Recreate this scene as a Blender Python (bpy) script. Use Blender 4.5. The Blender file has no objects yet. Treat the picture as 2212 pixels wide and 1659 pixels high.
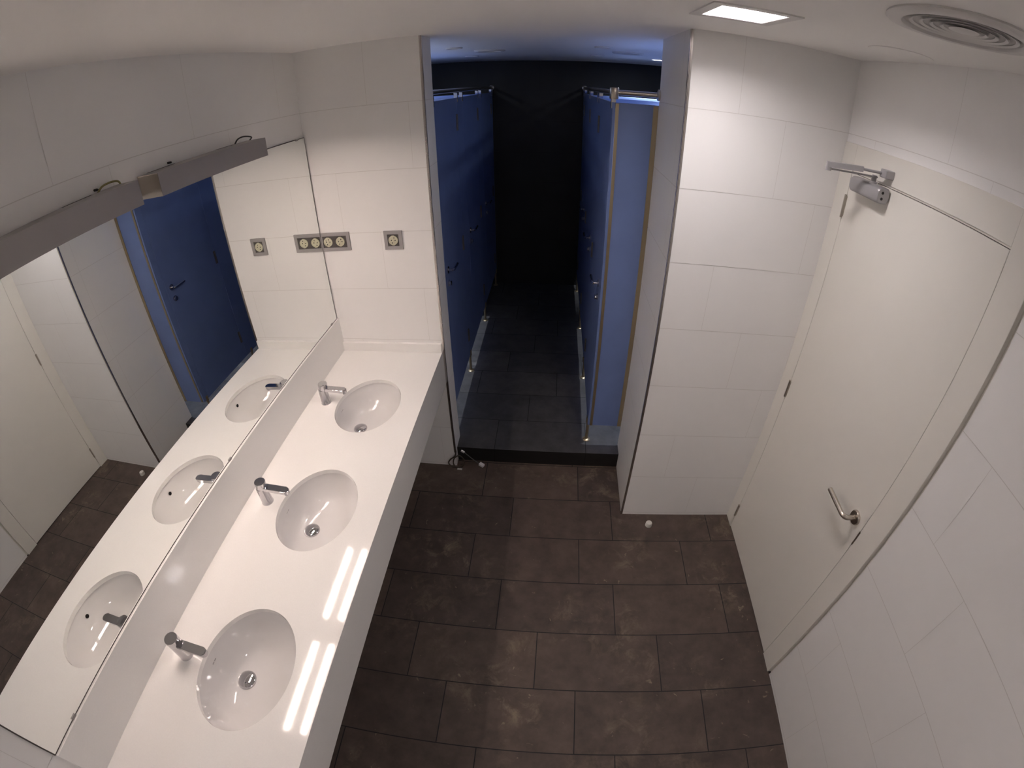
import bpy, bmesh, math, random
from mathutils import Vector, Matrix
random.seed(7)
C = bpy.context.scene.collection
PI = math.pi

# ------------------------------------------------------------------ room measures (metres)
CAM = (1.1454, 0.0, 2.1688)
CEIL = 2.397
XB, XR, XF = 1.601, 2.2616, 2.256      # right pier edge, right wall, door frame face
YP, YPE = 1.787, 2.268                 # right pier front / inner end
XA, YL, YLE = 0.5845, 2.1217, 2.285    # left pier edge, front, inner end
Z0, TH, TL = 0.3176, 0.30, 0.573       # wall tile rows
STEP_Y, STEP_Z = 2.178, 0.110
ZK, XK, ZKA = 0.8497, 0.5755, 0.6368   # counter top, front, apron bottom
MY0, MY1, MZ0, MZ1 = -0.0963, 2.1085, 1.049, 2.003
YEND = 4.76                            # end wall of the cubicle corridor
DL, DR = 0.545, 1.393                  # door planes of the two cubicle rows
PB, PT = 0.262, 2.10                   # cubicle panels bottom / top

def lin(*c):
    return tuple((v/12.92 if v <= .04045 else ((v+.055)/1.055)**2.4) for v in [x/255 for x in c]) + (1.,)

# ------------------------------------------------------------------ materials
def nodes_of(m):
    m.use_nodes = True
    return m.node_tree.nodes, m.node_tree.links, m.node_tree.nodes['Principled BSDF']

def mat(name, col, rough=.5, metal=0., spec=.5, coat=0., coat_rough=.05, noise=None, bump=None, emit=None):
    m = bpy.data.materials.new(name); N, L, b = nodes_of(m)
    b.inputs['Base Color'].default_value = col
    b.inputs['Roughness'].default_value = rough
    b.inputs['Metallic'].default_value = metal
    b.inputs['Specular IOR Level'].default_value = spec
    b.inputs['Coat Weight'].default_value = coat
    b.inputs['Coat Roughness'].default_value = coat_rough
    tc = N.new('ShaderNodeTexCoord')
    if noise:
        sc, amt = noise
        n = N.new('ShaderNodeTexNoise'); n.inputs['Scale'].default_value = sc; n.inputs['Detail'].default_value = 5
        L.new(tc.outputs['Object'], n.inputs['Vector'])
        r = N.new('ShaderNodeValToRGB')
        r.color_ramp.elements[0].position = .3; r.color_ramp.elements[1].position = .7
        r.color_ramp.elements[0].color = tuple(c*(1-amt) for c in col[:3]) + (1,)
        r.color_ramp.elements[1].color = tuple(min(1, c*(1+amt)) for c in col[:3]) + (1,)
        L.new(n.outputs['Fac'], r.inputs['Fac']); L.new(r.outputs['Color'], b.inputs['Base Color'])
    if bump:
        sc, st = bump
        n = N.new('ShaderNodeTexNoise'); n.inputs['Scale'].default_value = sc; n.inputs['Detail'].default_value = 4
        L.new(tc.outputs['Object'], n.inputs['Vector'])
        bp = N.new('ShaderNodeBump'); bp.inputs['Strength'].default_value = st; bp.inputs['Distance'].default_value = .002
        L.new(n.outputs['Fac'], bp.inputs['Height']); L.new(bp.outputs['Normal'], b.inputs['Normal'])
    if emit:
        b.inputs['Emission Color'].default_value = emit[0]; b.inputs['Emission Strength'].default_value = emit[1]
    return m

BAR_POWER, SQ_POWER, DOWN_POWER = 60., 89., 60.
M = {}
M['tile'] = mat('white_wall_tile', (.87, .86, .85, 1), .38, spec=.4, noise=(3, .012), bump=(60, .04))
M['grout'] = mat('pale_grout', (.70, .68, .66, 1), .8)
M['plaster'] = mat('white_ceiling_paint', (.92, .905, .885, 1), .85, noise=(2, .01))
M['counter'] = mat('white_solid_surface', (.88, .865, .845, 1), .06, spec=.55, noise=(220, .015))
M['porcelain'] = mat('white_porcelain', (.75, .735, .73, 1), .05, spec=.6, coat=.5)
M['chrome'] = mat('polished_chrome', (.62, .61, .63, 1), .05, metal=1.)
M['steel'] = mat('brushed_steel', (.55, .50, .44, 1), .28, metal=1., bump=(300, .03))
M['hinge'] = mat('dull_dark_steel', (.16, .15, .15, 1), .5, metal=.6)
M['trim'] = mat('satin_aluminium_trim', (.62, .58, .55, 1), .25, metal=1.)
M['bar'] = mat('grey_anodised_aluminium', (.36, .335, .33, 1), .42, metal=.35, spec=.4)
M['bronze'] = mat('warm_metal_profile', (.42, .34, .22, 1), .35, metal=.8)
M['mirror'] = mat('mirror_glass', (.93, .945, .93, 1), .0, metal=1.)
M['edge_shade'] = mat('painted_mirror_edge_shade', (.06, .05, .045, 1), .35)
M['door'] = mat('cream_lacquered_door', (.80, .775, .72, 1), .35, spec=.4, noise=(2.5, .01))
M['gap'] = mat('dark_gap', (.05, .045, .04, 1), .8)
M['blue'] = mat('blue_laminate', lin(108, 127, 176), .40, spec=.55, noise=(6, .05), bump=(90, .03))
M['socket_grey'] = mat('grey_socket_frame', (.36, .34, .34, 1), .4)
M['socket_dark'] = mat('dark_grey_socket_insert', (.10, .09, .085, 1), .45)
M['socket_cream'] = mat('cream_socket_mechanism', (.62, .60, .45, 1), .5)
M['black'] = mat('black_plastic', (.015, .013, .012, 1), .45)
M['hole'] = mat('dark_hole', (.01, .01, .01, 1), .8)
M['white_plastic'] = mat('white_plastic', (.75, .74, .73, 1), .45)
M['vent'] = mat('white_vent_paint', (.72, .70, .69, 1), .5)
M['reflector'] = mat('grey_reflector', (.30, .29, .29, 1), .5)
M['throat'] = mat('grey_vent_throat', (.52, .50, .49, 1), .6)
M['closer'] = mat('silver_closer_paint', (.40, .39, .40, 1), .38, metal=.4)
M['wire'] = mat('brown_black_cable', (.05, .038, .025, 1), .5)
M['grey_cord'] = mat('grey_cable', (.09, .09, .09, 1), .5)
M['wire_yellow'] = mat('yellow_green_cable', (.25, .22, .08, 1), .5)
M['rubber'] = mat('pale_rubber', (.60, .58, .54, 1), .6)
M['tube'] = mat('lit_tube', (1, 1, 1, 1), .5, emit=((1., .835, .745, 1), BAR_POWER))
M['panel_light'] = mat('lit_panel', (1, 1, 1, 1), .5, emit=((1., .925, .925, 1), SQ_POWER))
M['down_light'] = mat('lit_downlight', (1, 1, 1, 1), .5, emit=((.86, .92, 1., 1), DOWN_POWER))
M['end_tile'] = mat('black_wall_tile', (.012, .011, .011, 1), .5, noise=(4, .3))
M['cub_wall'] = mat('pale_grey_cubicle_tile', (.5, .5, .52, 1), .5)

def floor_material(name, base, scuff, amount):
    m = bpy.data.materials.new(name); N, L, b = nodes_of(m)
    tc = N.new('ShaderNodeTexCoord')
    def noise(scale, detail, rough=.55, dist=0.):
        n = N.new('ShaderNodeTexNoise'); n.inputs['Scale'].default_value = scale; n.inputs['Detail'].default_value = detail
        n.inputs['Roughness'].default_value = rough; n.inputs['Distortion'].default_value = dist
        L.new(tc.outputs['Object'], n.inputs['Vector']); return n
    def ramp(src, p0, p1, c0, c1):
        r = N.new('ShaderNodeValToRGB'); e = r.color_ramp.elements
        e[0].position, e[1].position, e[0].color, e[1].color = p0, p1, c0, c1
        L.new(src, r.inputs['Fac']); return r.outputs['Color']
    def mix(fac, a, bb, fmul=None):
        x = N.new('ShaderNodeMix'); x.data_type = 'RGBA'
        if isinstance(fac, float): x.inputs[0].default_value = fac
        else: L.new(fac, x.inputs[0])
        for s, v in ((6, a), (7, bb)):
            if isinstance(v, tuple): x.inputs[s].default_value = v
            else: L.new(v, x.inputs[s])
        return x.outputs[2]
    bk, wt = (0, 0, 0, 1), (1, 1, 1, 1)
    grain = ramp(noise(9, 8, .65).outputs['Fac'], .3, .7, tuple(c*.72 for c in base[:3]) + (1,), tuple(c*1.3 for c in base[:3]) + (1,))
    att = N.new('ShaderNodeAttribute'); att.attribute_name = 'tile_tone'
    tone = ramp(att.outputs['Fac'], 0., 1., (.82, .82, .84, 1), (1.12, 1.1, 1.06, 1))
    mul = N.new('ShaderNodeMix'); mul.data_type = 'RGBA'; mul.blend_type = 'MULTIPLY'; mul.inputs[0].default_value = 1.
    L.new(grain, mul.inputs[6]); L.new(tone, mul.inputs[7])
    # dusty stains: soft clouds broken by finer wisps, and thin drag marks
    cloud = ramp(noise(2.2, 3, .5, .3).outputs['Fac'], .46, .72, bk, wt)
    wisp = ramp(noise(11, 7, .72, .5).outputs['Fac'], .50, .74, bk, wt)
    mm = N.new('ShaderNodeMath'); mm.operation = 'MULTIPLY'; L.new(cloud, mm.inputs[0]); L.new(wisp, mm.inputs[1])
    ma = N.new('ShaderNodeMath'); ma.operation = 'MULTIPLY'; L.new(mm.outputs[0], ma.inputs[0]); ma.inputs[1].default_value = amount
    c1 = mix(ma.outputs[0], mul.outputs[2], scuff)
    spots = ramp(noise(23, 3, .5, .8).outputs['Fac'], .70, .76, bk, wt)
    m2 = N.new('ShaderNodeMath'); m2.operation = 'MULTIPLY'; L.new(spots, m2.inputs[0]); m2.inputs[1].default_value = amount*.7
    c2 = mix(m2.outputs[0], c1, scuff)
    L.new(c2, b.inputs['Base Color'])
    b.inputs['Roughness'].default_value = .55; b.inputs['Specular IOR Level'].default_value = .3
    bp = N.new('ShaderNodeBump'); bp.inputs['Strength'].default_value = .12; bp.inputs['Distance'].default_value = .002
    L.new(noise(40, 6).outputs['Fac'], bp.inputs['Height']); L.new(bp.outputs['Normal'], b.inputs['Normal'])
    return m
M['floor'] = floor_material('charcoal_floor_tile', (.088, .064, .053, 1), (.30, .235, .155, 1), .9)
M['step'] = floor_material('charcoal_step_tile', (.082, .079, .079, 1), (.10, .10, .10, 1), .45)
M['floor_grout'] = mat('dark_grout', (.012, .011, .011, 1), .8)

# ------------------------------------------------------------------ mesh helpers
def NB(): return bmesh.new()

def bx(bm, x0, x1, y0, y1, z0, z1, bevel=0., seg=2, mi=0):
    r = bmesh.ops.create_cube(bm, size=1.)
    vs = r['verts']
    for v in vs:
        v.co = Vector((x0 + (v.co.x+.5)*(x1-x0), y0 + (v.co.y+.5)*(y1-y0), z0 + (v.co.z+.5)*(z1-z0)))
    fs = {f for v in vs for f in v.link_faces}
    for f in fs: f.material_index = mi
    if bevel:
        es = list({e for v in vs for e in v.link_edges})
        bmesh.ops.bevel(bm, geom=es, offset=bevel, segments=seg, profile=.5, affect='EDGES')

def quad(bm, pts, mi=0):
    f = bm.faces.new([bm.verts.new(p) for p in pts]); f.material_index = mi; return f

def basis(d):
    d = Vector(d).normalized()
    a = Vector((0, 0, 1)) if abs(d.z) < .9 else Vector((1, 0, 0))
    u = d.cross(a).normalized(); return u, d.cross(u).normalized(), d

def lathe(bm, prof, base, axis=(0, 0, 1), seg=32, cap0=True, cap1=True, mi=0, sx=1., sy=1.):
    """profile [(radius, height)] swept about an axis"""
    u, v, d = basis(axis); base = Vector(base); rings = []
    for r, h in prof:
        if r < 1e-6: rings.append([bm.verts.new(base + d*h)])
        else: rings.append([bm.verts.new(base + d*h + u*(r*sx*math.cos(2*PI*k/seg)) + v*(r*sy*math.sin(2*PI*k/seg))) for k in range(seg)])
    fs = []
    for a, b in zip(rings, rings[1:]):
        for k in range(seg):
            q = [a[k % len(a)], a[(k+1) % len(a)], b[(k+1) % len(b)], b[k % len(b)]]
            q = [w for i, w in enumerate(q) if w not in q[:i]]
            if len(q) > 2: fs.append(bm.faces.new(q))
    if cap0 and len(rings[0]) > 1: fs.append(bm.faces.new(rings[0][::-1]))
    if cap1 and len(rings[-1]) > 1: fs.append(bm.faces.new(rings[-1]))
    for f in fs: f.material_index = mi

def rod(bm, p0, p1, r, seg=16, r1=None):
    p0, p1 = Vector(p0), Vector(p1)
    lathe(bm, [(r, 0), (r if r1 is None else r1, (p1-p0).length)], p0, p1-p0, seg)

def tube(bm, pts, r, seg=10, closed=False):
    pts = [Vector(p) for p in pts]; n = len(pts); rings = []; pu = None
    for i, p in enumerate(pts):
        a = pts[max(i-1, 0)]; b = pts[min(i+1, n-1)]; d = (b-a).normalized()
        if pu is None: u = basis(d)[0]
        else: u = (pu - d*pu.dot(d)).normalized()
        pu = u; v = d.cross(u)
        rings.append([bm.verts.new(p + u*(r*math.cos(2*PI*k/seg)) + v*(r*math.sin(2*PI*k/seg))) for k in range(seg)])
    for a, b in zip(rings, rings[1:]):
        for k in range(seg): bm.faces.new([a[k], a[(k+1) % seg], b[(k+1) % seg], b[k]])
    bm.faces.new(rings[0][::-1]); bm.faces.new(rings[-1])

def smooth_path(ctrl, n=8):
    """Catmull-Rom through control points"""
    P = [Vector(c) for c in ctrl]; P = [P[0]*2-P[1]] + P + [P[-1]*2-P[-2]]; out = []
    for i in range(1, len(P)-2):
        for k in range(n):
            t = k/n; a, b, c, d = P[i-1:i+3]
            out.append(.5*((2*b) + (c-a)*t + (2*a-5*b+4*c-d)*t*t + (3*b-a-3*c+d)*t**3))
    out.append(P[-2]); return out

ORIGIN = {}
def thing(name, loc, label, cat, group=None):
    o = bpy.data.objects.new(name, None); C.objects.link(o); o.location = loc; o.empty_display_size = .05
    tag(o, label, cat, group); ORIGIN[o] = Vector(loc); return o
def tag(o, label, cat, group=None):
    o['label'] = label; o['category'] = cat
    if group: o['group'] = group
    return o
def obj(name, bm, mats, parent=None, smooth=False, label=None):
    """links a bmesh built in room coordinates as ONE mesh object under its parent"""
    bmesh.ops.recalc_face_normals(bm, faces=bm.faces)
    off = Vector((0, 0, 0))
    if parent is not None: off = ORIGIN[parent]; bmesh.ops.translate(bm, verts=bm.verts, vec=-off)
    me = bpy.data.meshes.new(name); bm.to_mesh(me); bm.free()
    for m in (mats if isinstance(mats, (list, tuple)) else [mats]): me.materials.append(m)
    if smooth:
        for p in me.polygons: p.use_smooth = True
        try: me.set_sharp_from_angle(angle=math.radians(40))
        except Exception: pass
    o = bpy.data.objects.new(name, me); C.objects.link(o)
    if parent is not None: o.parent = parent; ORIGIN[o] = off
    else:
        ORIGIN[o] = Vector((0, 0, 0))
    if label: o['label'] = label
    return o
def alone(name, bm, mats, label, cat, group=None, smooth=False):
    return tag(obj(name, bm, mats, None, smooth), label, cat, group)
def struct(name, bm, mats, label=None, smooth=False):
    o = obj(name, bm, mats, None, smooth); o['kind'] = 'structure'
    tag(o, label or name.replace('_', ' '), name.split('_')[0]); return o
def dup(root, delta, label, group=None):
    r = root.copy(); C.objects.link(r); r.location = root.location + Vector(delta); r['label'] = label
    if group: r['group'] = group
    for ch in list(root.children):
        c = ch.copy(); C.objects.link(c); c.parent = r
        for g in list(ch.children):
            d = g.copy(); C.objects.link(d); d.parent = c
    return r

# ------------------------------------------------------------------ tiled surfaces
def tiles(bm, P, urange, vrange, vjoints, ujoint, gap=.0022, ugap=.0012, mi=0, length=TL, tone=None, lift=.0012):
    """P(u,v,h) -> point; rows between vjoints; ujoint(row) gives one vertical joint of that row"""
    u0, u1 = urange; v0, v1 = vrange
    vs = [v0] + [v for v in vjoints if v0+.004 < v < v1-.004] + [v1]
    for r in range(len(vs)-1):
        a, b = vs[r] + (gap/2 if r else 0), vs[r+1] - (gap/2 if r < len(vs)-2 else 0)
        mid = (vs[r]+vs[r+1])/2
        j = ujoint(mid); k0 = math.floor((u0-j)/length); us = [u0]
        x = j + k0*length
        while x < u1 - .004:
            if x > u0 + .004: us.append(x)
            x += length
        us.append(u1)
        for q in range(len(us)-1):
            g2 = gap if tone is not None else ugap
            c, d = us[q] + (g2/2 if q else 0), us[q+1] - (g2/2 if q < len(us)-2 else 0)
            f = quad(bm, [P(c, a, lift), P(d, a, lift), P(d, b, lift), P(c, b, lift)], mi)
            if tone is not None:
                t = random.random()
                for l in f.loops: l[tone] = (t, t, t, 1)
WJ = [Z0 + TH*k for k in range(-1, 8)]
def row_of(z): return math.floor((z - Z0)/TH) + 1

def wall_box(bm, x0, x1, y0, y1, z0, z1): bx(bm, x0, x1, y0, y1, z0, z1, mi=1)

# --- floor
def floor_mesh():
    bm = NB(); tone = bm.loops.layers.color.new('tile_tone')
    bx(bm, -.012, XR+.1, -1.7, STEP_Y+.02, -.1, -.0012, mi=1)
    fy = [1.5916 + .2864*k for k in range(-12, 3)]
    offs = {0: .394, -1: .205, -2: .380, -3: .007, -4: .19, -5: .36, 1: .204}
    def uj(y):
        k = math.floor((y-1.5916)/.2864); return offs.get(k, (.37*k) % .57)
    tiles(bm, lambda u, v, h: (u, v, h-.0012), (-.012, XR), (-1.7, STEP_Y), fy, uj, gap=.0045, tone=tone)
    return bm
struct('floor', floor_mesh(), [M['floor'], M['floor_grout']], 'dark charcoal tiled washroom floor')

bm = NB(); tone = bm.loops.layers.color.new('tile_tone')
bx(bm, -.75, 2.7, STEP_Y+.0015, YEND+.05, -.1, STEP_Z-.0012, mi=1)
tiles(bm, lambda u, v, h: (u, v, STEP_Z+h-.0012), (-.75, 2.7), (STEP_Y, YEND), [STEP_Y+.29*k for k in range(1, 10)], lambda y: .82 + .19*(math.floor((y-STEP_Y)/.29) % 3), gap=.004, tone=tone)
tiles(bm, lambda u, v, h: (u, STEP_Y-h+.0012, v), (XA, XB), (0, STEP_Z), [], lambda z: .82, gap=.003, tone=tone, mi=2)
struct('floor_step', bm, [M['step'], M['floor_grout'], M['end_tile']], 'raised dark tiled floor of the cubicle corridor behind the step')

# --- walls
bm = NB()   # left wall behind the mirror
wall_box(bm, -.112, -.012, -1.7, YL, 0, CEIL)
def PLW(u, v, h): return (-.012+h, u, v)
tiles(bm, PLW, (MY0, YL), (0, CEIL), WJ, lambda z: .41 - .19*row_of(z))
tiles(bm, PLW, (-1.7, MY0), (0, CEIL), [1.044-.6, 1.044-.3, 1.044, 1.344, 1.644, 1.944], lambda z: -.155)
struct('wall_left', bm, [M['tile'], M['grout']], 'white tiled wall carrying the long mirror')

bm = NB()   # left pier
wall_box(bm, -.75, XA-.0015, YL+.0012, YLE, 0, CEIL)
tiles(bm, lambda u, v, h: (u, YL+.0012-h, v), (-.012, XA), (0, CEIL), WJ, lambda z: .13 + .19*(4-(row_of(z)-1)))
tiles(bm, lambda u, v, h: (XA-.0012+h, u, v), (YL, YLE), (STEP_Z, CEIL), WJ, lambda z: -5.)
struct('wall_far_left', bm, [M['tile'], M['grout']], 'white tiled wall with sockets at the end of the counter')

bm = NB()   # right pier
wall_box(bm, XB+.0015, XR+.6, YP+.0012, YPE, 0, CEIL)
tiles(bm, lambda u, v, h: (u, YP+.0012-h, v), (XB, XR), (0, CEIL), WJ, lambda z: 1.80 + .19*(7-row_of(z)))
tiles(bm, lambda u, v, h: (XB+.0012-h, u, v), (YP, YPE), (0, CEIL), WJ, lambda z: -5.)
struct('wall_far_right', bm, [M['tile'], M['grout']], 'white tiled projecting wall beside the cream door')

bm = NB()   # right wall, near side and above the door
wall_box(bm, XR+.0012, XR+.1, -1.7, .786, 0, CEIL); wall_box(bm, XR+.0012, XR+.1, .786, YP, 2.08, CEIL)
PRW = lambda u, v, h: (XR+.0012-h, u, v)
uj = lambda z: 1.216 + .19*(row_of(z)-7)
tiles(bm, PRW, (-1.7, .786), (0, CEIL), WJ, uj)
tiles(bm, PRW, (.786, YP), (2.08, CEIL), WJ, uj)
struct('wall_right', bm, [M['tile'], M['grout']], 'white tiled wall around the cream door')

bm = NB()
wall_box(bm, -.112, XR+.1, -1.8, -1.7, 0, CEIL)
tiles(bm, lambda u, v, h: (u, -1.7+h, v), (-.012, XR), (0, CEIL), WJ, lambda z: .3 + .19*row_of(z))
struct('wall_back', bm, [M['tile'], M['grout']], 'white tiled wall behind the photographer')

bm = NB()
bx(bm, -.75, 2.7, YEND+.001, YEND+.1, STEP_Z, CEIL, mi=1)
tiles(bm, lambda u, v, h: (u, YEND+.0012-h, v), (-.75, 2.7), (STEP_Z, CEIL), WJ, lambda z: .8 + .19*row_of(z))
struct('wall_corridor_end', bm, [M['end_tile'], M['floor_grout']], 'black tiled wall closing the cubicle corridor')
bm = NB(); bx(bm, -.85, -.75, YL, YEND+.1, 0, CEIL)
struct('wall_corridor_left', bm, M['cub_wall'], 'pale wall inside the cubicles on the left')
bm = NB(); bx(bm, 2.7, 2.8, YP+.3, YEND+.1, 0, CEIL)
struct('wall_corridor_right', bm, M['cub_wall'], 'pale wall inside the cubicles on the right')

# --- ceiling with the opening for the recessed square light
LX0, LX1, LY0, LY1 = 1.533, 1.707, 1.245, 1.425
LDY = -2.1        # offset of the added fill light, unseen behind the photographer
def ceiling():
    bm = NB(); xs = [-.85, LX0, LX1, 2.8]; ys = [-1.8, LY0+LDY, LY1+LDY, LY0, LY1, YEND+.1]
    for i in range(3):
        for j in range(5):
            if i == 1 and j in (1, 3): continue
            bx(bm, xs[i], xs[i+1], ys[j], ys[j+1], CEIL, CEIL+.12)
    bmesh.ops.remove_doubles(bm, verts=bm.verts, dist=1e-5)
    return bm
struct('ceiling', ceiling(), M['plaster'], 'white painted ceiling')

# --- metal corner trims of the two piers
for n, (x, y, s) in enumerate([(XB, YP, 1), (XA, YL, -1)]):
    bm = NB()
    bx(bm, x if s > 0 else x-.008, x+.008 if s > 0 else x, y-.0025, y+.001, .0 if s > 0 else .115, CEIL-.001)
    bx(bm, x-.0025 if s > 0 else x-.001, x+.001 if s > 0 else x+.0025, y-.0025, y+.008, .0 if s > 0 else .115, CEIL-.001)
    struct('trim_%d' % (n+1), bm, M['trim'], ['metal corner trim of the wall beside the door', 'metal corner trim at the end of the counter wall'][n])

# ------------------------------------------------------------------ door in the right wall
d = thing('door_1', (XF, 1.29, 0), 'cream lacquered door with steel lever handle in the right wall', 'door'); d['kind'] = 'structure'
FY0, FY1, FZ, SY0, SY1, SZ = .8003, YP-.001, 2.0864, .8997, 1.698, 1.979
bm = NB()
bx(bm, XF, XF+.05, FY0, SY0-.0022, 0, FZ, .0015); bx(bm, XF, XF+.05, SY1+.002, FY1, 0, FZ, .0015)
bx(bm, XF, XF+.05, SY0-.0022, SY1+.002, SZ+.009, FZ, .0015)
bx(bm, XF+.006, XF+.05, SY0-.002, SY1, SZ+.0025, SZ+.008)
bx(bm, XF+.018, XF+.05, FY0-.014, FY0, 0, FZ-.007)
obj('frame', bm, M['door'], d)
bm = NB(); bx(bm, XF+.012, XF+.06, SY0-.02, SY1+.02, 0, SZ+.03); obj('shadow_gap', bm, M['gap'], d)
bm = NB(); bx(bm, XF+.0015, XF+.04, SY0+.0005, SY1, .006, SZ, .0015); obj('slab', bm, M['door'], d)
for z in (.145, .996, 1.849):
    bm = NB(); rod(bm, (XF-.003, SY1+.001, z-.045), (XF-.003, SY1+.001, z+.045), .0055, 12)
    bx(bm, XF-.0015, XF+.004, SY1-.006, SY1+.008, z-.04, z+.04)
    obj('hinge', bm, M['steel'], d, True)
bm = NB(); bx(bm, XF-.0008, XF+.004, SY0-.006, SY0+.001, .895, .965); obj('strike_plate', bm, M['steel'], d)
h = obj('rosette', (lambda b: (lathe(b, [(.027, 0), (.027, .006), (.025, .009), (.011, .0095), (.011, .012)], (XF+.001, .954, .977), (-1, 0, 0), 32), b)[1])(NB()), M['steel'], d, True)
bm = NB()
pts = [(XF-.005, .954, .977), (XF-.030, .954, .977)] + [(XF-.030-.022*math.sin(a), .954+.022*(1-math.cos(a)), .977) for a in (.3, .6, .9, 1.2, PI/2)] + [(XF-.052, 1.09, .979)]
tube(bm, pts, .0095, 14); obj('lever_handle', bm, M['steel'], d, True)

# ------------------------------------------------------------------ door closer
t = thing('door_closer', (2.205, 1.51, 1.953), 'silver door closer with folded arm above the cream door', 'door closer')
bm = NB()
pr = [(-.5, 0), (-.5, .0)]
def body(bm, y0, y1, r):
    # rounded block lying along the door head
    sec = []
    for k in range(24):
        a = 2*PI*k/24; ca, sa = math.cos(a), math.sin(a)
        sec.append((2.227 + .027*math.copysign(abs(ca)**.55, ca), 1.953 + .0275*math.copysign(abs(sa)**.55, sa)))
    ys = [(y0, .86), (y0+.006, 1.), (y1-.012, 1.), (y1, .8)]; rings = []
    for y, s in ys: rings.append([bm.verts.new((2.227+(x-2.227)*s, y, 1.953+(z-1.953)*s)) for x, z in sec])
    for a, b in zip(rings, rings[1:]):
        for k in range(24): bm.faces.new([a[k], a[(k+1) % 24], b[(k+1) % 24], b[k]])
    bm.faces.new(rings[0][::-1]); bm.faces.new(rings[-1])
body(bm, 1.436, 1.622, .03); obj('closer_body', bm, M['closer'], t, True)
bm = NB()
for y, z in ((1.436, 1.963), (1.436, 1.943)): lathe(bm, [(.005, 0), (.005, .002)], (2.222, y+.001, z), (0, -1, 0), 10)
obj('adjusting_screw', bm, M['black'], t)
bm = NB(); lathe(bm, [(.014, 0), (.014, .008), (.009, .009), (.009, .030)], (2.222, 1.505, 1.978), (0, 0, 1), 16); obj('pinion', bm, M['closer'], t, True)
EL = Vector((2.062, 1.549, 2.006)); PN = Vector((2.222, 1.505, 2.003)); SH = Vector((2.236, 1.465, 2.024))
def flat_bar(bm, a, b, w, th):
    a, b = Vector(a), Vector(b); dd = (b-a).normalized(); s = dd.cross(Vector((0, 0, 1))).normalized()*w/2; u = s.cross(dd).normalized()*th/2
    vs = [bm.verts.new(p + i*s + j*u) for p in (a, b) for i, j in ((-1, -1), (1, -1), (1, 1), (-1, 1))]
    for f in ((0, 1, 2, 3), (7, 6, 5, 4), (0, 4, 5, 1), (1, 5, 6, 2), (2, 6, 7, 3), (3, 7, 4, 0)): bm.faces.new([vs[i] for i in f])
bm = NB(); flat_bar(bm, PN+Vector((.012, 0, 0)), EL+Vector((0, 0, -.010)), .013, .005); obj('main_arm', bm, M['closer'], t)
bm = NB(); MID = EL.lerp(SH, .60)
flat_bar(bm, EL+Vector((-.006, 0, .004)), MID+Vector((0, 0, .004)), .020, .018)
lathe(bm, [(.011, -.016), (.011, .014)], EL, (0, 0, 1), 16)
rod(bm, MID+Vector((0, 0, .004)), SH, .0048, 10); obj('forearm', bm, M['closer'], t, True)
bm = NB(); bx(bm, 2.222, 2.256, 1.440, 1.480, 2.010, 2.038, .003); obj('shoe', bm, M['closer'], t)

# ------------------------------------------------------------------ door stop on the floor
bm = NB(); lathe(bm, [(.019, 0), (.019, .020), (.016, .026), (.008, .027), (0, .025)], (1.756, 1.704, .0), (0, 0, 1), 24)
alone('door_stop', bm, M['rubber'], 'small round pale door stop on the dark floor by the door', 'door stop', smooth=True)

# ------------------------------------------------------------------ vanity counter
SX, SYS, SA, SB = .315, (1.640, 1.008, .370), .154, .201
t = thing('vanity_counter', (.29, 1.0, ZKA), 'long white counter with three oval openings under the mirror', 'counter')
def worktop():
    bm = NB(); x0, x1, y0, y1 = -.0, XK, -.34, YL-.0005
    loops = [[(x0, y0), (x1, y0), (x1, y1), (x0, y1)]]
    for sy in SYS: loops.append([(SX+SA*math.cos(2*PI*k/72), sy+SB*math.sin(2*PI*k/72)) for k in range(72)])
    def lay(z):
        es, vv = [], []
        for lp in loops:
            v = [bm.verts.new((x, y, z)) for x, y in lp]; vv.append(v)
            es += [bm.edges.new((v[i], v[(i+1) % len(v)])) for i in range(len(v))]
        bmesh.ops.triangle_fill(bm, use_beauty=True, use_dissolve=False, edges=es); return vv
    A, B = lay(ZK), lay(ZK-.02)
    for a, b in zip(A, B):
        for i in range(len(a)): bm.faces.new([a[i], a[(i+1) % len(a)], b[(i+1) % len(b)], b[i]])
    return bm
obj('worktop', worktop(), M['counter'], t)
bm = NB(); bx(bm, XK-.02, XK, -.34, YL-.0005, ZKA, ZK-.0203, 0); obj('apron', bm, M['counter'], t)
bm = NB(); bx(bm, -.0104, .008, MY0-.001, YL-.0005, ZK+.0002, 1.0445, .001); obj('backsplash', bm, M['counter'], t)
bm = NB(); bx(bm, .0085, XK-.002, YL-.017, YL-.0005, ZK+.0002, ZK+.052, .0012); obj('upstand', bm, M['counter'], t)
for y in (.05, .69, 1.32, 1.97):
    bm = NB(); bx(bm, .0, XK-.03, y-.015, y+.015, ZKA+.02, ZK-.021); obj('bracket', bm, M['bar'], t)

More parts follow.
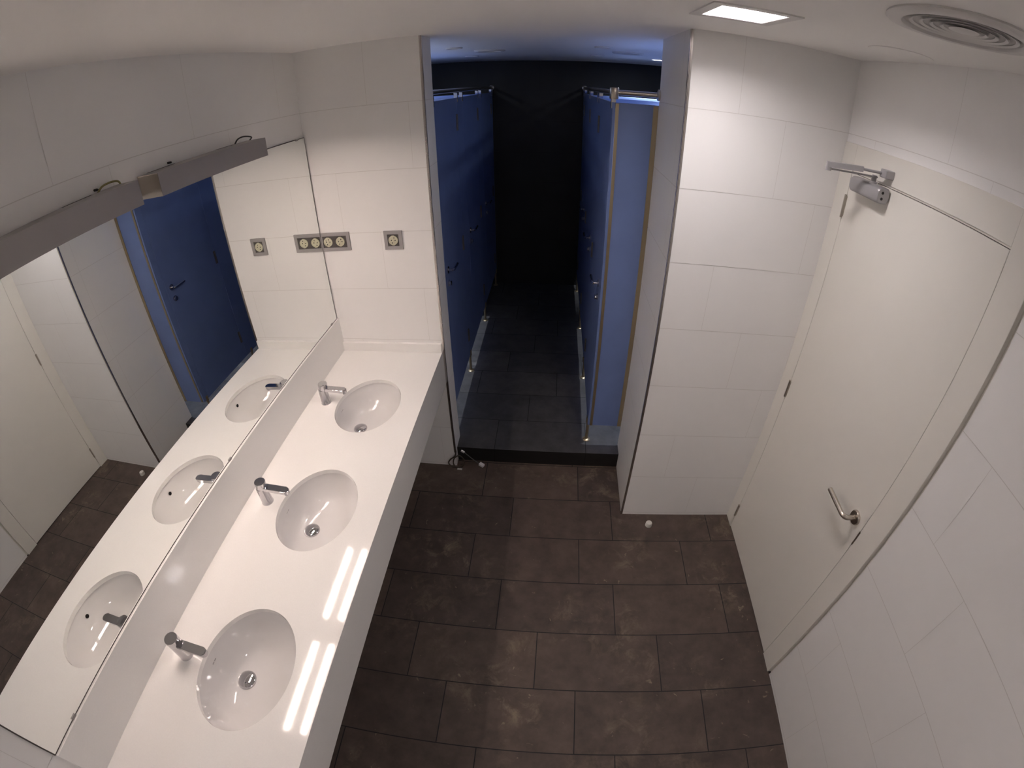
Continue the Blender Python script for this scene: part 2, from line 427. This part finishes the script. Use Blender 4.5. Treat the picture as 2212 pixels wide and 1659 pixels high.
# ------------------------------------------------------------------ sinks
def make_sink(y, label):
    s = thing('undermount_sink', (SX, y, .69), label, 'sink', 'oval sinks in the counter')
    prof = [(1.035, .0205), (1.03, .026), (1.0, .040), (.965, .062), (.91, .085), (.82, .110), (.68, .132), (.50, .1465), (.32, .154), (.165, .157)]
    bm = NB(); n = 64
    def ring(f, dz, out=0.):
        sh = -.072*min(1, max(0, (1.0-f)/.8))**1.1
        return [bm.verts.new((SX+sh+(SA*f+out)*math.cos(2*PI*k/n), y+((SB*f if f > .3 else .6*f*SA+.4*f*SB)+out)*math.sin(2*PI*k/n), ZK-dz)) for k in range(n)]
    inner = [ring(f, dz) for f, dz in prof]
    outer = [ring(f, dz+.010, .010) for f, dz in prof]
    flange = ring(1.16, .0205)
    for R in (inner, outer):
        for a, b in zip(R, R[1:]):
            for k in range(n): bm.faces.new([a[k], a[(k+1) % n], b[(k+1) % n], b[k]])
    for a, b in ((inner[0], flange), (flange, outer[0])):
        for k in range(n): bm.faces.new([a[k], a[(k+1) % n], b[(k+1) % n], b[k]])
    bm.faces.new(outer[-1])
    obj('bowl', bm, M['porcelain'], s, True)
    dx = SX-.072
    bm = NB(); lathe(bm, [(.0, .0), (.027, 0), (.027, .002), (0.024, .003)], (dx, y, ZK-.164), (0, 0, 1), 24); obj('drain_pipe', bm, M['hole'], s)
    bm = NB(); lathe(bm, [(.0335, 0), (.034, .004), (.032, .008), (.026, .011), (.014, .0135), (0, .0145)], (dx, y, ZK-.158), (0, 0, 1), 40)
    obj('drain_plug', bm, M['chrome'], s, True, 'domed chrome plug')
    bm = NB(); lathe(bm, [(.0, 0), (.0078, 0), (.0085, .0012), (.0085, .0018)], (SX+.1445, y-.002, ZK-.062), (-1, 0, .18), 20); obj('overflow_hole', bm, M['hole'], s)
    bm = NB(); bx(bm, SX-.1462, SX-.1452, y+.002, y+.012, ZK-.052, ZK-.048); bx(bm, SX-.1462, SX-.1452, y-.010, y-.001, ZK-.052, ZK-.048)
    obj('maker_mark', bm, M['socket_grey'], s)
    return s
make_sink(SYS[2], 'oval white sink nearest the camera end of the counter')
make_sink(SYS[1], 'middle of the three oval white sinks in the counter')
make_sink(SYS[0], 'oval white sink closest to the wall sockets')

# ------------------------------------------------------------------ faucets
def make_faucet(y, label):
    f = thing('faucet', (.10, y, ZK), label, 'faucet', 'chrome push taps behind the sinks')
    bm = NB(); lathe(bm, [(.0245, .0005), (.0245, .003), (.0225, .006), (.0215, .078), (.0210, .080)], (.099, y, ZK), (0, 0, 1), 36); obj('faucet_body', bm, M['chrome'], f, True)
    bm = NB(); lathe(bm, [(.0195, .080), (.0195, .083), (.0215, .084), (.0225, .108), (.0215, .1115), (.0, .1125)], (.099, y, ZK), (.06, 0, 1), 36); obj('push_button', bm, M['chrome'], f, True)
    bm = NB(); sec = []
    w, n = .0145, 10; xt = .208
    pl = [(.108, w), (xt, w)] + [(xt + w*math.sin(a*PI/n), w*math.cos(a*PI/n)) for a in range(1, n)] + [(xt, -w), (.108, -w)]
    def zt(x): return ZK + .092 - (x-.1)*.06
    top = [bm.verts.new((x, y+dy, zt(x))) for x, dy in pl]; bot = [bm.verts.new((x, y+dy*.92, zt(x)-.017)) for x, dy in pl]
    bm.faces.new(top); bm.faces.new(bot[::-1])
    for i in range(len(pl)): bm.faces.new([top[i], top[(i+1) % len(pl)], bot[(i+1) % len(pl)], bot[i]])
    bmesh.ops.bevel(bm, geom=[e for e in bm.edges if all(v in top for v in e.verts)], offset=.0018, segments=2, affect='EDGES')
    obj('spout', bm, M['chrome'], f, True)
    bm = NB(); lathe(bm, [(.009, 0), (.0105, .002), (.0105, .010)], (xt, y, zt(xt)-.025), (0, 0, 1), 20); obj('aerator', bm, M['chrome'], f, True)
    return f
make_faucet(.352, 'chrome push tap behind the sink nearest the camera')
make_faucet(1.005, 'chrome push tap behind the middle sink')
make_faucet(1.634, 'chrome push tap behind the sink closest to the wall sockets')

# ------------------------------------------------------------------ mirror
t = thing('wall_mirror', (0, 1.0, MZ0), 'long frameless mirror above the white counter', 'mirror')
bm = NB(); bx(bm, -.0055, 0, MY0, MY1, MZ0, MZ1); obj('glass', bm, M['mirror'], t)
bm = NB(); bx(bm, -.0104, -.0005, MY0-.004, MY1+.003, MZ0-.0038, MZ1+.0025); obj('edge_shade_sheet', bm, M['edge_shade'], t)  # dark sheet stands in for the edge reflection and dark gap round the glass
for y, z, s in ((.018, MZ0, 1), (1.018, MZ0, 1), (2.044, MZ0, 1), (2.036, MZ1, -1)):
    bm = NB(); bx(bm, -.004, .003, y-.009, y+.009, z-.004 if s > 0 else z-.004, z+.005 if s > 0 else z+.004, .0008)
    obj('clip', bm, M['bar'], t)

# ------------------------------------------------------------------ luminaires over the mirror
BZ0, BZ1, BXF = 1.993, 2.061, .085
def make_bar(y0, y1, label, ty0, ty1):
    t = thing('mirror_light', (.04, (y0+y1)/2, BZ0), label, 'wall light', 'light bars over the mirror')
    bm = NB()
    bx(bm, BXF-.002, BXF, y0, y1, BZ0, BZ1); bx(bm, .001, BXF-.002, y0, y1, BZ1-.002, BZ1)
    bx(bm, .001, .003, y0, y1, MZ1+.004, BZ1-.002); bx(bm, .003, .024, y0+.002, y1-.002, BZ0+.008, BZ0+.010); bx(bm, .072, BXF-.002, y0+.002, y1-.002, BZ0+.008, BZ0+.010)
    obj('housing', bm, M['bar'], t)
    for a, b in ((y0, y0+.002), (y1-.002, y1)):
        bm = NB(); bx(bm, .001, BXF-.0021, a, b, BZ0, BZ1-.0022); obj('end_cap', bm, M['steel'], t)
    bm = NB(); bx(bm, .034, .062, ty0, ty1, BZ0+.004, BZ0+.009); obj('tube', bm, M['tube'], t, label='lit white tube')
    for a, b in ((y0+.04, y0+.16), (y1-.20, y1-.10)):
        bm = NB(); bx(bm, .002, .010, a, b, BZ1-.001, BZ1+.0006); obj('slot', bm, M['hole'], t)
    return t
def wire(t, pts, m, r=.0028):
    bm = NB(); tube(bm, smooth_path(pts, 6), r, 8); obj('wire', bm, m, t, True)
A = make_bar(1.070, 1.652, 'grey light bar over the mirror near the wall sockets', 1.095, 1.590)
B = make_bar(.385, .992, 'grey light bar over the mirror on the camera side', .420, .930)
wire(A, [(.006, 1.565, 2.060), (.005, 1.59, 2.075), (.006, 1.63, 2.079), (.012, 1.67, 2.070), (.016, 1.645, 2.058)], M['black'])
wire(B, [(.006, .915, 2.060), (.005, .935, 2.071), (.007, .965, 2.074), (.014, .985, 2.070), (.018, .990, 2.058)], M['wire_yellow'])
for t, y in ((A, 1.221), (B, .919)):
    bm = NB(); lathe(bm, [(.0035, 0), (.0035, .012), (.002, .016)], (-.011, y, 2.068), (1, 0, 0), 10); obj('screw', bm, M['black'], t)

# ------------------------------------------------------------------ sockets
def make_socket(xs, x0, x1, z0, z1, label):
    t = thing('wall_socket', ((x0+x1)/2, YL, z0), label, 'socket')
    bm = NB(); w = .017; f = YL-.009
    for a in ((x0, x1, z0, z0+w), (x0, x1, z1-w, z1), (x0, x0+w, z0+w, z1-w), (x1-w, x1, z0+w, z1-w)): bx(bm, a[0], a[1], f, YL, a[2], a[3])
    obj('cover_frame', bm, M['socket_grey'], t)
    bm = NB(); bx(bm, x0+w, x1-w, f+.004, YL, z0+w, z1-w); obj('insert', bm, M['socket_dark'], t)
    for x in xs:
        zc = (z0+z1)/2; bm = NB(); ff = f+.004
        lathe(bm, [(.0235, 0), (.0235, .005), (.020, .005), (.020, .002), (0, .002)], (x, ff, zc), (0, -1, 0), 28, cap1=False)
        for s in (-1, 1): bx(bm, x-.006+s*.0, x+.006, ff-.006, ff, zc+s*.0215-.003, zc+s*.0215+.003)
        bx(bm, x-.0025, x+.0025, ff-.0045, ff-.001, zc-.017, zc+.017); bx(bm, x+.006, x+.012, ff-.0045, ff-.001, zc-.012, zc-.004)
        bx(bm, x-.014, x-.008, ff-.0045, ff-.001, zc+.003, zc+.012)
        m_ = obj('mechanism', bm, M['socket_cream'], t)
        bm = NB()
        for ox, oz in ((-.0095, 0), (.0095, .0), (-.006, -.013), (.005, .012)): lathe(bm, [(.0027, 0), (.0027, .0006)], (x+ox, ff-.0021, zc+oz), (0, -1, 0), 12)
        o2 = obj('contact_hole', bm, M['hole'], m_)
    return t
make_socket((.036, .103), -.0105, .1555, 1.432, 1.5265, 'open double socket with grey frame right beside the mirror edge')
make_socket((.3825,), .337, .4285, 1.428, 1.5225, 'open single socket with grey frame on the white tiled wall')

# ------------------------------------------------------------------ ceiling fixtures
t = thing('ceiling_light', (1.62, 1.335, CEIL), 'lit square light recessed in the white ceiling', 'ceiling light')
bm = NB(); g = .028
for a in ((LX0-g, LX1+g, LY0-g, LY0), (LX0-g, LX1+g, LY1, LY1+g), (LX0-g, LX0, LY0, LY1), (LX1, LX1+g, LY0, LY1)): bx(bm, a[0], a[1], a[2], a[3], CEIL-.004, CEIL)
obj('frame', bm, M['vent'], t)
bm = NB(); R = .052
for a in ((LX0, LX0+.002, LY0, LY1), (LX1-.002, LX1, LY0, LY1), (LX0, LX1, LY0, LY0+.002), (LX0, LX1, LY1-.002, LY1)): bx(bm, a[0], a[1], a[2], a[3], CEIL-.003, CEIL+R+.01)
obj('reflector', bm, M['reflector'], t)
bm = NB(); bx(bm, LX0+.002, LX1-.002, LY0+.002, LY1-.002, CEIL+R, CEIL+R+.006); obj('diffuser', bm, M['panel_light'], t)
dup(t, (0, LDY, 0), 'added fill copy of the square ceiling light, unseen behind the photographer')  # invented fixture, put in to lift the ambient light of the room

t = thing('ceiling_vent', (1.895, .845, CEIL), 'large round white air vent with concentric rings on the ceiling', 'air vent')
c = (1.895, .845, CEIL)
bm = NB(); lathe(bm, [(.152, 0), (.153, .004), (.148, .008), (.132, .011), (.122, .010), (.118, .004), (.118, .0)], c, (0, 0, -1), 64, cap0=False, cap1=False); obj('outer_ring', bm, M['vent'], t, True)
bm = NB(); lathe(bm, [(.118, .002), (0, .002)], c, (0, 0, -1), 48, cap0=False); obj('throat', bm, M['throat'], t)
for r in (.108, .088, .068, .048):
    bm = NB(); lathe(bm, [(r, .0056), (r-.006, .0034), (r-.008, .0038), (r-.002, .0066)], c, (0, 0, -1), 56, cap0=False, cap1=False)
    obj('louvre_ring', bm, M['vent'], t, True)
bm = NB(); lathe(bm, [(.030, .006), (.026, .007), (0, .007)], c, (0, 0, -1), 40, cap0=False); obj('centre_disc', bm, M['vent'], t, True)

bm = NB(); lathe(bm, [(.098, .0003), (.098, .002), (.092, .0035), (.085, .0025), (0, .0025)], (2.135, 1.372, CEIL), (0, 0, -1), 48)
alone('ceiling_cover', bm, M['plaster'], 'flat round white cover on the ceiling between the vent and the door', 'ceiling cover', smooth=True)

def downlight(x, y, label, lit=False):
    t = thing('downlight', (x, y, CEIL), label, 'downlight', None if lit else 'unlit downlights above the corridor')
    bm = NB(); lathe(bm, [(.052, 0), (.053, .003), (.047, .008), (.038, .006), (.036, 0)], (x, y, CEIL), (0, 0, -1), 32, cap0=False, cap1=False); obj('trim_ring', bm, M['vent'], t, True)
    bm = NB(); lathe(bm, [(.037, .003 if lit else .001), (0, .003 if lit else .001)], (x, y, CEIL), (0, 0, -1), 28, cap0=False)
    obj('lamp', bm, M['down_light'] if lit else M['socket_dark'], t)
downlight(.552, 2.97, 'small unlit downlight above the first left cubicle door')
downlight(.512, 3.85, 'small unlit downlight deeper in over the left cubicle doors')
downlight(1.405, 2.96, 'small unlit downlight above the first right cubicle door')
downlight(1.432, 3.74, 'small unlit downlight deeper in over the right cubicle doors')
downlight(1.865, 3.756, 'small glowing downlight inside the right row of cubicles', True)
for x, l in ((.715, 'flat round vent in the corridor ceiling on the left side'), (1.592, 'flat round vent in the corridor ceiling on the right side')):
    t = thing('corridor_vent', (x, 3.32, CEIL), l, 'air vent')
    bm = NB(); lathe(bm, [(.100, 0), (.101, .004), (.092, .010), (.074, .008), (.072, 0)], (x, 3.32, CEIL), (0, 0, -1), 40, cap0=False, cap1=False); obj('outer_ring', bm, M['vent'], t, True)
    bm = NB(); lathe(bm, [(.072, .001), (0, .001)], (x, 3.32, CEIL), (0, 0, -1), 32, cap0=False); obj('throat', bm, M['socket_dark'], t)

# ------------------------------------------------------------------ toilet cubicles
TP = .013
def foot_mesh(bm, x, y):
    lathe(bm, [(.024, 0), (.024, .004), (.019, .008), (.0095, .010), (.0095, PB-STEP_Z-.012), (.015, PB-STEP_Z-.010), (.015, PB-STEP_Z+.030)], (x, y, STEP_Z), (0, 0, 1), 20)
def pilaster(side, y0, y1, label, foot_y):
    xf = DL if side < 0 else DR
    xa, xb = (xf-TP, xf) if side < 0 else (xf, xf+TP)
    xc = (xa+xb)/2
    t = thing('cubicle_pilaster', (xc, (y0+y1)/2, STEP_Z), label, 'cubicle panel', 'fixed fronts of the blue cubicles')
    bm = NB(); bx(bm, xa, xb, y0, y1, PB, PT, .0015); obj('panel', bm, M['blue'], t)
    bm = NB(); foot_mesh(bm, xc, foot_y); obj('foot', bm, M['bronze'], t, True)
    for y in ((y0+.03, y1-.03) if y1-y0 > .1 else ((y0+y1)/2,)):
        bm = NB(); bx(bm, xc-.011, xc+.011, y-.010, y+.010, PT-.028, PT+.030, .001); obj('clamp', bm, M['chrome'], t)
    return t
def cubicle_door(side, y0, y1, label):
    xf = DL if side < 0 else DR; s = 1 if side < 0 else -1      # s: towards the corridor
    xa, xb = (xf-TP, xf) if side < 0 else (xf, xf+TP)
    t = thing('cubicle_door', ((xa+xb)/2, (y0+y1)/2, PB), label, 'cubicle door', 'blue doors of the cubicle rows')
    bm = NB(); bx(bm, xa, xb, y0-.0017, y1+.0017, PB, PT, .001); obj('leaf', bm, M['blue'], t)
    for z in (.45, 1.16, 1.95):
        bm = NB(); bx(bm, xf-.002 if s > 0 else xf-.004, xf+.004 if s > 0 else xf+.002, y1-.024, y1-.004, z-.05, z+.05, .001)
        rod(bm, (xf+s*.004, y1-.009, z-.05), (xf+s*.004, y1-.009, z+.05), .006, 10); obj('hinge', bm, M['hinge'], t)
    yl = y0+.05
    bm = NB(); lathe(bm, [(.022, 0), (.022, .006), (.008, .007), (.008, .030)], (xf-s*.001, yl, 1.158), (s, 0, 0), 20)
    tube(bm, [(xf+s*.028, yl-.004, 1.158), (xf+s*.034, yl+.004, 1.158), (xf+s*.036, yl+.02, 1.158), (xf+s*.036, yl+.105, 1.158)], .008, 10); obj('lever_handle', bm, M['chrome'], t, True)
    bm = NB(); lathe(bm, [(.020, 0), (.020, .006), (.014, .008), (.014, .018), (.0, .019)], (xf-s*.001, yl, 1.075), (s, 0, 0), 20); obj('lock_knob', bm, M['chrome'], t, True)
    return t
pilaster(-1, 2.29, 2.462, 'blue fixed panel before the first left cubicle door', 2.36)
cubicle_door(-1, 2.465, 3.012, 'first blue cubicle door on the left, next to the sockets wall')
pilaster(-1, 3.015, 3.242, 'blue fixed panel between the first and second left cubicle doors', 3.045)
cubicle_door(-1, 3.245, 3.822, 'second blue cubicle door on the left')
pilaster(-1, 3.825, 4.052, 'blue fixed panel between the second and third left cubicle doors', 3.875)
cubicle_door(-1, 4.055, 4.622, 'third blue cubicle door on the left, deepest in')
pilaster(-1, 4.625, YEND-.003, 'narrow blue fixed panel at the end of the left row', 4.695)
pilaster(1, 2.272, 2.328, 'narrow blue corner panel on a steel foot at the start of the right row', 2.313)
cubicle_door(1, 2.331, 2.930, 'first blue cubicle door on the right, behind the pale blue end panel')
pilaster(1, 2.933, 3.122, 'blue fixed panel between the first and second right cubicle doors', 3.01)
cubicle_door(1, 3.125, 3.712, 'second blue cubicle door on the right')
pilaster(1, 3.715, 3.912, 'blue fixed panel between the second and third right cubicle doors', 3.79)
cubicle_door(1, 3.915, 4.502, 'third blue cubicle door on the right, deepest in')
pilaster(1, 4.505, YEND-.003, 'narrow blue fixed panel at the end of the right row', 4.60)

t = thing('cubicle_end_panel', (1.6, 2.278, PB), 'pale blue lit end panel facing the washroom beside the white wall', 'cubicle panel')
bm = NB(); bx(bm, DR+TP+.002, 2.25, 2.272, 2.272+TP, PB, PT, .0015); obj('panel', bm, M['blue'], t)
for a, b in ((DR+TP+.0005, DR+TP+.016), (1.578, 1.6005)):
    bm = NB(); bx(bm, a, b, 2.2685, 2.2715, PB, PT-.004); obj('edge_profile', bm, M['bronze'], t)

for x0, x1, y, l in ((-.749, DL-TP-.002, 3.14, 'partition between the first and second left cubicles'), (-.749, DL-TP-.002, 3.94, 'partition between the second and third left cubicles'),
                  (DR+TP+.002, 2.699, 3.03, 'partition between the first and second right cubicles'), (DR+TP+.002, 2.699, 3.81, 'partition between the second and third right cubicles')):
    bm = NB(); bx(bm, x0, x1, y-TP/2, y+TP/2, PB, PT, .0015)
    alone('cubicle_partition', bm, M['blue'], 'blue ' + l, 'partition', 'partitions inside the cubicle rows')

RZ = 2.146
t = thing('cubicle_rail', (DL-.006, 3.5, RZ), 'steel head rail along the top of the left cubicle row', 'rail')
bm = NB(); rod(bm, (DL-.006, YLE, RZ), (DL-.006, YEND, RZ), .0125, 16); obj('rail_tube', bm, M['steel'], t, True)
bm = NB(); lathe(bm, [(.024, 0), (.024, .010), (.015, .014)], (DL-.006, YEND, RZ), (0, -1, 0), 20); obj('wall_flange', bm, M['steel'], t, True)
t = thing('cubicle_rail', (DR+.006, 3.5, RZ), 'bent steel head rail along the top of the right cubicle row', 'rail')
bm = NB(); rod(bm, (DR+.006, 2.274, RZ), (DR+.006, YEND, RZ), .0125, 16); rod(bm, (DR+.006, 2.274, RZ), (XB-.001, 2.262, RZ), .0125, 16); obj('rail_tube', bm, M['steel'], t, True)
bm = NB(); lathe(bm, [(.019, -.030), (.021, -.026), (.021, .018), (.019, .022)], (DR+.006, 2.274, RZ), (0, 0, 1), 24); obj('corner_joint', bm, M['steel'], t, True)
bm = NB(); lathe(bm, [(.026, 0), (.026, .008), (.016, .012)], (XB-.0005, 2.262, RZ), (-1, 0, 0), 24); obj('wall_flange', bm, M['steel'], t, True)
bm = NB(); lathe(bm, [(.024, 0), (.024, .010), (.015, .014)], (DR+.006, YEND, RZ), (0, -1, 0), 20); obj('end_flange', bm, M['steel'], t, True)

# ------------------------------------------------------------------ loose cable at the step
t = thing('loose_cable', (.60, 2.10, 0), 'loose looped cable with white plug hanging at the foot of the sockets wall', 'cable')
cp = [(.5860, 2.126, .125), (.580, 2.112, .092), (.550, 2.106, .066), (.536, 2.102, .036), (.556, 2.100, .008), (.596, 2.098, .006), (.632, 2.104, .030), (.634, 2.112, .066), (.606, 2.116, .094), (.574, 2.112, .072), (.566, 2.104, .034), (.580, 2.098, .012), (.606, 2.096, .005)]
bm = NB(); tube(bm, smooth_path(cp, 7), .0042, 8); obj('cord', bm, M['wire'], t, True)
bm = NB(); tube(bm, smooth_path([(.634, 2.140, .104), (.660, 2.138, .076), (.695, 2.138, .040), (.730, 2.134, .014)], 6), .0032, 8); obj('cord', bm, M['grey_cord'], t, True)
bm = NB(); flat_bar(bm, (.728, 2.136, .014), (.756, 2.122, .010), .022, .016); obj('plug', bm, M['white_plastic'], t)
bm = NB(); flat_bar(bm, (.616, 2.143, .114), (.636, 2.139, .102), .010, .010); obj('connector', bm, M['white_plastic'], t)
bm = NB(); flat_bar(bm, (.592, 2.088, .004), (.622, 2.086, .004), .013, .002); obj('cable_label', bm, M['rubber'], t)

# ------------------------------------------------------------------ lamps inside the cubicles (hidden by the walls)
def spot(loc, energy):
    l = bpy.data.lights.new('cubicle_lamp', 'SPOT'); l.energy = energy; l.color = (.86, .92, 1.)
    l.spot_size = math.radians(110); l.spot_blend = .4; l.shadow_soft_size = .035
    o = bpy.data.objects.new('cubicle_lamp', l); C.objects.link(o); o.location = loc
for x, y in ((1.865, 2.66), (1.865, 3.756), (.06, 2.72), (.06, 3.55)): 
    spot((x, y, CEIL-.012), 80.)
    l = bpy.data.lights.new('cubicle_glow', 'AREA'); l.shape = 'DISK'; l.size = .14; l.energy = 1.7; l.color = (.86, .92, 1.)
    o = bpy.data.objects.new('cubicle_glow', l); C.objects.link(o); o.location = (x, y, CEIL-.010)


# ------------------------------------------------------------------ camera: wide action-camera lens
cam = bpy.data.cameras.new('camera'); co = bpy.data.objects.new('camera', cam); C.objects.link(co)
yaw, pitch, roll = 0.0951, -0.6174, -0.0138
cy, sy = math.cos(yaw), math.sin(yaw)
F = Vector((-sy*math.cos(pitch), cy*math.cos(pitch), math.sin(pitch))); R0 = Vector((cy, sy, 0)); U0 = R0.cross(F)
Rr = math.cos(roll)*R0 + math.sin(roll)*U0; Ur = -math.sin(roll)*R0 + math.cos(roll)*U0
m = Matrix.Identity(4)
for i in range(3): m[i][0], m[i][1], m[i][2], m[i][3] = Rr[i], Ur[i], -F[i], CAM[i]
co.matrix_world = m
cam.type = 'PANO'; cam.sensor_fit = 'HORIZONTAL'; cam.sensor_width = 36.; cam.sensor_height = 27.
K = 2212/36/1000; A1, A2, A3, A4 = 0.953, 0.0918, -0.1715, 0.054
import json
p = cam.cycles if hasattr(cam, 'cycles') and hasattr(cam.cycles, 'panorama_type') else cam
p.panorama_type = 'FISHEYE_LENS_POLYNOMIAL'
p.fisheye_fov = math.radians(220)
SGN = -1
p.fisheye_polynomial_k0 = 0.
p.fisheye_polynomial_k1 = SGN*A1*K; p.fisheye_polynomial_k2 = SGN*A2*K**2; p.fisheye_polynomial_k3 = SGN*A3*K**3; p.fisheye_polynomial_k4 = SGN*A4*K**4
cam.clip_start = .01
bpy.context.scene.camera = co

# ------------------------------------------------------------------ view
s = bpy.context.scene
w = bpy.data.worlds.new('world'); s.world = w; w.use_nodes = True; w.node_tree.nodes['Background'].inputs[0].default_value = (0, 0, 0, 1)
s.view_settings.view_transform = 'Standard'; s.view_settings.look = 'None'; s.view_settings.gamma = 1.; s.view_settings.use_curve_mapping = False
s.view_settings.exposure = 0.
s.cycles.use_adaptive_sampling = True; s.cycles.adaptive_threshold = .04
s.cycles.max_bounces = 8; s.cycles.diffuse_bounces = 5; s.cycles.glossy_bounces = 5; s.cycles.sample_clamp_indirect = 120.
s.cycles.blur_glossy = 0.
s.cycles.use_denoising = True
try: s.cycles.denoiser = 'OPENIMAGEDENOISE'
except Exception: pass
